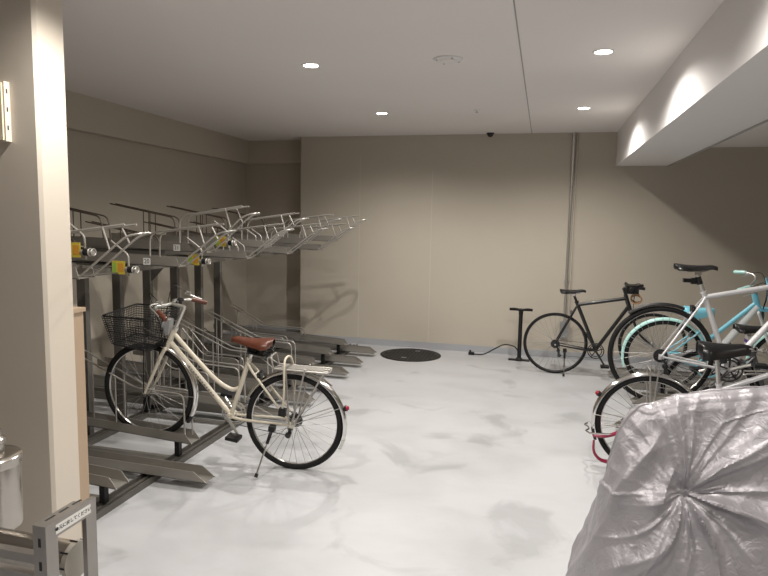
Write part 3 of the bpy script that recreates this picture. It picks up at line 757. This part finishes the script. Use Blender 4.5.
ck = MB().tube(spline([(.06, .10, .42), (.065, .10, .56), (.085, .09, .70), (.10, .04, .755), (.09, -.04, .745), (.06, -.09, .62), (.05, -.09, .48)], 8), .0075, 8)
local_thing(W, 'cable_lock', [(ck, M['beige']), (MB().box((.035, .085, .40), (.08, .12, .45)), M['black'], 'lock_body')], 'pale cable lock looped over the rear rack of the cream bicycle', 'bicycle lock')

# K: black road bicycle by the back wall
K = bicycle('black slim-tyred road bicycle parked against the back wall', dict(loc=(.195, 6.93, 0), pitch=2.8, wr=.342, tw=.0155, wb=.99, bb=(.42, .275), st=(.225, .80), sad=(.175, .945), ht=(.72, .865), hb=(.76, .73), frm='bblack', rimm='rimD', spm='greyp',
    barx=.765, barz=.955, barw=.22, tr=.019, dr=.020, barm='rimD', levm='black', sadW=.14, sadL=.27, sadT=.045, crank=-60, crkm='rimD', postm='bblack', lean=3.0, stand='side', standp=((.10, -.07, .28), (.085, -.13, .012))))
MB().box((.715, -.07, .90), (.84, .06, .985)).build('bar_bag', M['black'], K)
MB().box((.83, .04, .95), (.90, .10, .98)).cyl((.82, -.05, .96), (.90, -.05, .95), .016, 10).build('headlamp', M['bblack'], K)
s = MB()
for k in range(5): s.ring((.815+.004*k, -.05+.022*k, .845-.004*k), (.3, 1, .2*k), .052, .0075, 32, 8)
local_thing(K, 'coil_lock', [(s, M['tan'])], 'tan coiled cable lock hanging below the black road bicycle handlebar', 'bicycle lock')

# right-hand rack
def right_tray(y, x0, zb, label, sup=True):
    r = empty('lower_rack_tray', (x0, y, zb)); 
    mb = MB(Matrix.Scale(-1, 4, (1, 0, 0)))
    channel(mb, -1.75, 0, .02, 0, .105, .062, cut=.08).build('channel', M['tray'], r)
    for sy in (-1, 1):
        g = fillet([(1.73, sy*.046, .60), (1.2, sy*.046, .30), (.68, sy*.046, .27), (.675, sy*.046, .02)], .05)
        MB().tube(g, .0065, 8).tube([(1.4, sy*.046, .41), (1.4, sy*.046, .03)], .0055, 6).build('wheel_guard', M['wire'], r)
    if zb > .08:
        MB().box((.35, -.025, .03-zb), (.41, .025, .004)).box((1.4, -.025, .03-zb), (1.46, .025, .01)).build('support_leg', M['frameD'], r)
    return tag(r, label, 'rack tray', 'right rack trays')
r = empty('bicycle_rack', (1.3, 3.6, 0))
for x in (-.16, .9): MB().box((x-.05, 0, 0), (x+.05, 3.5, .03)).build('floor_rail', M['frameD'], r)
for y in (.3, 1.1, 1.9, 2.9): MB().box((-.11, y-.015, 0), (.85, y+.015, .02)).build('cross_bar', M['tray'], r)
tag(r, 'low floor frame of the bicycle rack along the right side', 'bicycle rack')
right_tray(6.93, .74, .045, 'right rack tray nearest the back wall, under the black road bicycle front wheel')
right_tray(4.62, .66, .385, 'raised right rack tray carrying the silver bicycle')
right_tray(5.9, .80, .165, 'right rack tray under the light blue bicycle')
right_tray(5.10, .62, .045, 'low right rack tray seen through the rear wheel of the nearest bicycle')
right_tray(4.28, .98, .045, 'low right rack tray ahead of the chrome-fendered bicycle')

# C: silver bicycle, raised
C = bicycle('silver sport bicycle with black saddle standing on the raised right rack tray', dict(loc=(.832, 4.62, .394), wr=.348, tw=.019, wb=1.05, bb=(.435, .29), st=(.25, .80), sad=(.178, 1.0), ht=(.78, .915), hb=(.82, .78), frm='silver',
    sadm='bblack', sadL=.275, sadW=.15, sadT=.05, barx=.86, barz=1.02, tr=.0175, dr=.021, fenR=(68, 128), fenm='black', stays=(), fenw=.020, rimm='alloy', crank=20, lean=1, brkm='black', springs=False, tyre=M['rubber']))
MB().box((.165, -.02, .86), (.195, .02, .90)).box((.115, -.02, .87), (.165, .02, .895)).build('tail_lamp', M['black'], C)
MB().cyl((.222, 0, .86), (.205, 0, .91), .02, 10).build('seatpost_clamp', M['bblack'], C)
MB().box((.38, -.05, .36), (.43, -.01, .42)).cyl((.40, -.035, .33), (.395, -.035, .40), .022, 12).tube([(.39, -.03, .42), (.43, -.04, .47), (.455, -.03, .40)], .007, 6).build('front_derailleur', M['bblack'], C)

# B: light blue bicycle behind
B = bicycle('light blue city bicycle with mint fenders and mint grips, behind the silver one', dict(loc=(1.085, 5.9, .17), wr=.33, tw=.02, wb=1.02, bb=(.36, .27), st=(.27, .62), sad=(.235, .80), ht=(.655, .93), hb=(.70, .80), frm='sky', frk='white', dtm='white', dr=.03,
    top='low', join=.55, tr=.021, fenR=(20, 188), fenF=(84, 190), fenm='mint', flap=14, flapm='mint', sadm='sky', sadL=.25, sadW=.19, sadT=.12, bar='city', barx=.63, barz=1.0, barw=.26, gripm='mint', lean=9, steer=-12, cass=False, chaincase='sky', crank=10,
    basket=True, basketp=(.74, 1.04, .79, .99, .78, 1.02, 1.02)))
for ch in B.children:
    if ch.name.startswith('basket'):
        for o in [ch]+list(ch.children): o.data.materials[0] = M['sky']

# G: dark bicycle at the right edge
G = bicycle('dark grey bicycle with black saddle at the right edge, between the silver and chrome-fendered ones', dict(loc=(1.27, 5.10, .055), wr=.33, wb=1.03, bb=(.42, .28), st=(.29, .66), sad=(.27, .875), ht=(.75, .82), hb=(.79, .68), frm='dgrey', sadm='bblack', sadW=.19, sadL=.27, sadT=.06,
    bar='city', barx=.77, barz=.96, fenR=(20, 185), fenm='dgrey', lean=2, crank=50, top='low', join=.6))
MB().box((.235, -.035, .70), (.265, .035, .79)).build('registration_tag', M['paper'], G)
MB().box((.234, -.036, .735), (.266, .036, .760)).build('tag_stripe', M['purple'], G)

# D: near bicycle with chrome fender
Dk = bicycle('grey city bicycle with chrome rear fender and glossy black saddle, beside the silver cover', dict(loc=(.728, 4.28, 0), wr=.335, tw=.019, wb=1.08, bb=(.45, .28), st=(.40, .64), sad=(.40, .925), ht=(.86, .84), hb=(.90, .71), frm='silver', sadm='bblack',
    sadL=.31, sadW=.21, sadT=.12, fenR=(15, 190), fenF=(84, 190), fenm='chrome', flap=12, flapm='black', stays=(172,), bar='city', barx=.88, barz=.98, stand='double', rack=False, crank=-30, tail=150, lean=2, springs=False, chaincase='dgrey', cass=False, gripm='black'))
s = MB()
for sy in (-1, 1):
    for xx in (-.02, .03): s.tube([(0, sy*.066, .335), (xx, sy*.06, .72)], .0045, 6)
s.tube([(-.02, -.06, .72), (-.02, .06, .72)], .0045, 6).build('carrier_leg', M['wire'], Dk)
rl = MB().tube(spline([(-.335, -.03, .235), (-.27, -.075, .255), (-.18, -.085, .30), (-.10, -.08, .37)], 8), [.016, .026], 10, flat=.6)
rl2 = MB().tube(spline([(-.335, -.02, .20), (-.335, -.045, .14), (-.315, -.05, .10), (-.28, -.05, .075), (-.23, -.04, .065)], 6), [.010, .019], 10, flat=.7)
local_thing(Dk, 'tube_lock', [(rl, M['pink']), (rl2, M['pink'], 'lock_shackle')], 'crimson lock threaded through the rear wheel with chrome fender', 'bicycle lock')
s = MB()
for k in range(6):
    s.ring((.56+.026*k, -.01, .895-.003*k), (0, 1, 0) if k % 2 else (0, 0, 1), .013, .0035, 16, 6)
s.tube([(.70, -.01, .88), (.84, -.01, .88)], .003, 6)
local_thing(Dk, 'chain_lock', [(s, M['chrome'])], 'small chrome chain hanging in front of the glossy black saddle', 'bicycle lock')

# ------------------------------------------------------------------ silver bicycle cover in the foreground
def ridge(x):
    P = [(.46, .875), (.58, .925), (.70, .955), (.95, 1.0), (1.3, 1.03), (1.65, 1.06), (1.95, .98), (2.25, .80)]
    for a, b_ in zip(P, P[1:]):
        if x <= b_[0]: return a[1]+(b_[1]-a[1])*(x-a[0])/(b_[0]-a[0])
    return P[-1][1]
def wob0(p): return noise.noise(Vector((p.x*3, 7, p.z*1.5)))
def cover():
    yc = 2.78; cols = []
    # perimeter: near side from the front (x=2.25) back to the rear wheel, round it, and along the far side
    NS, NE, NF = 260, 130, 60
    for i in range(NS):
        x = 2.25-(2.25-.48)*i/NS; bulge = .10*math.exp(-((x-1.55)/.35)**2)
        cols.append((Vector((x, yc, ridge(x))), Vector((x, yc-.36-bulge, .0)), Vector((0, -1, 0)), Vector((1, 0, 0)), .05+bulge*1.2))
    for i in range(NE+1):
        a = -PI/2-PI*i/NE; d = Vector((math.cos(a), math.sin(a), 0))
        cols.append((Vector((.48, yc, .880)), Vector((.48, yc, 0))+Vector((d.x*.30, d.y*.36, 0)), d, Vector((-d.y, d.x, 0)), .05))
    for i in range(1, NF+1):
        x = .48+(2.25-.48)*i/NF
        cols.append((Vector((x, yc, ridge(x))), Vector((x, yc+.34, 0)), Vector((0, 1, 0)), Vector((1, 0, 0)), .05+.1*math.exp(-((x-1.55)/.35)**2)))
    rows = []; NT = 200
    pin = Vector((.60, 2.41, .575))          # where the cloth is caught
    for k in range(NT+1):
        t = (k/NT)
        row = []
        for (rp, hm, d, al, tw) in cols:
            zz = rp.z*(1-t); hz = (hm-rp); hz.z = 0; Lh = hz.length
            if t < .06: s_ = tw*math.sin(t/.06*PI/2); zz = rp.z-.035*(1-math.cos(t/.06*PI/2))
            else:
                q = (t-.06)/.94; s_ = tw+(Lh-tw)*(q**.85); zz = (rp.z-.035)*(1-q)
            p = Vector((rp.x, rp.y, 0))+hz/Lh*s_; p.z = zz+.004
            env = min(1, t/.08)*1.0
            # long gathers running downwards, tilted
            w = p.x*al.x+p.y*al.y
            c1 = noise.noise(Vector((p.x*5.2+p.z*2.8, p.y*4.5, p.z*1.1+3)))
            c2 = noise.noise(Vector((p.x*11-p.z*6.5, p.y*10, p.z*2.2+9)))
            rid = 1-abs(noise.noise(Vector((p.x*7.5-p.z*4.6+1.7, p.y*7.5, p.z*1.4))))*2.2
            disp = .032*c1+.009*c2+.020*max(-.5, rid)*env
            disp += .006*noise.noise(Vector((p.x*20+p.z*9, p.y*20, p.z*7)))
            # folds radiating from the pinch
            v = Vector((p.x-pin.x, 0, p.z-pin.z)); r_ = v.length+1e-4; an = math.atan2(v.z, v.x)
            near = 1 if p.y < yc else 0
            rad = math.exp(-(r_/.50)**2)*near
            dg = math.degrees(an) % 360
            lf = max(0, 1-abs(dg-160)/65)       # the side towards the rear wheel hangs in slanting folds instead
            lf = min(1, lf*1.8)*min(1, r_/.08); rad *= 1-.85*lf
            sl = (1-abs(math.sin((p.x*1.0-p.z*.42)*26+2.2*wob0(p))))**1.6
            disp += near*.026*lf*(sl-.3)
            wob = noise.noise(Vector((p.x*2.5, 3, p.z*2.5)))
            f1 = (1-abs(math.sin(an*3.5+.8+1.4*wob)))**1.5
            f2 = (1-abs(math.sin(an*7.5+2.1+2.2*wob)))**2.5
            f3 = (1-abs(math.sin(an*13+1.0+3*wob)))**2.5
            disp = disp*(1-.6*rad)+rad*(min(1, r_/.12)*(.050*f1-.012)+min(1, r_/.10)*.014*f2+min(1, r_/.08)*math.exp(-r_/.25)*.005*f3)
            disp -= .035*math.exp(-(r_/.055)**2)*near
            p = p+d*disp*(.35+.65*env)+Vector((0, 0, disp*.45*(1-t)))
            # seam piping: one running over the top, one horizontal band
            if near:
                sx = .60+.17*max(0, p.z-.62)/.3+.22*max(0, p.z-.86)/.12 if p.z > .62 else None
                if sx is not None: p += d*.006*math.exp(-((p.x-sx)/.006)**2)
                zs = .575-.25*(p.x-.60)**2-(.10*abs(p.x-.60))
                p += d*.007*math.exp(-((p.z-zs)/.007)**2)
                zs2 = .575-(pin.x-p.x)*2.1
                if p.x < pin.x and p.z < .57: p += d*.006*math.exp(-((p.z-zs2)/.012)**2)
            if p.z < .004: p.z = .004
            row.append(p)
        rows.append(row)
    return rows
cv = MB().grid(cover()).build('bicycle_cover', M['cover'])
m_ = cv.modifiers.new('thickness', 'SOLIDIFY'); m_.thickness = .0015; m_.offset = -1
tag(cv, 'silver fabric cover draped over a bicycle in the right foreground', 'bicycle cover')

# ------------------------------------------------------------------ light and output
sc = bpy.context.scene
w = bpy.data.worlds.new('world'); sc.world = w; w.use_nodes = True
w.node_tree.nodes['Background'].inputs['Color'].default_value = (.9, .93, 1, 1); w.node_tree.nodes['Background'].inputs['Strength'].default_value = .0
sc.view_settings.view_transform = 'Standard'; sc.view_settings.look = 'None'; sc.view_settings.gamma = 1; sc.view_settings.use_curve_mapping = False
sc.view_settings.exposure = 0.15
sc.cycles.max_bounces = 8; sc.cycles.diffuse_bounces = 5; sc.cycles.use_denoising = True
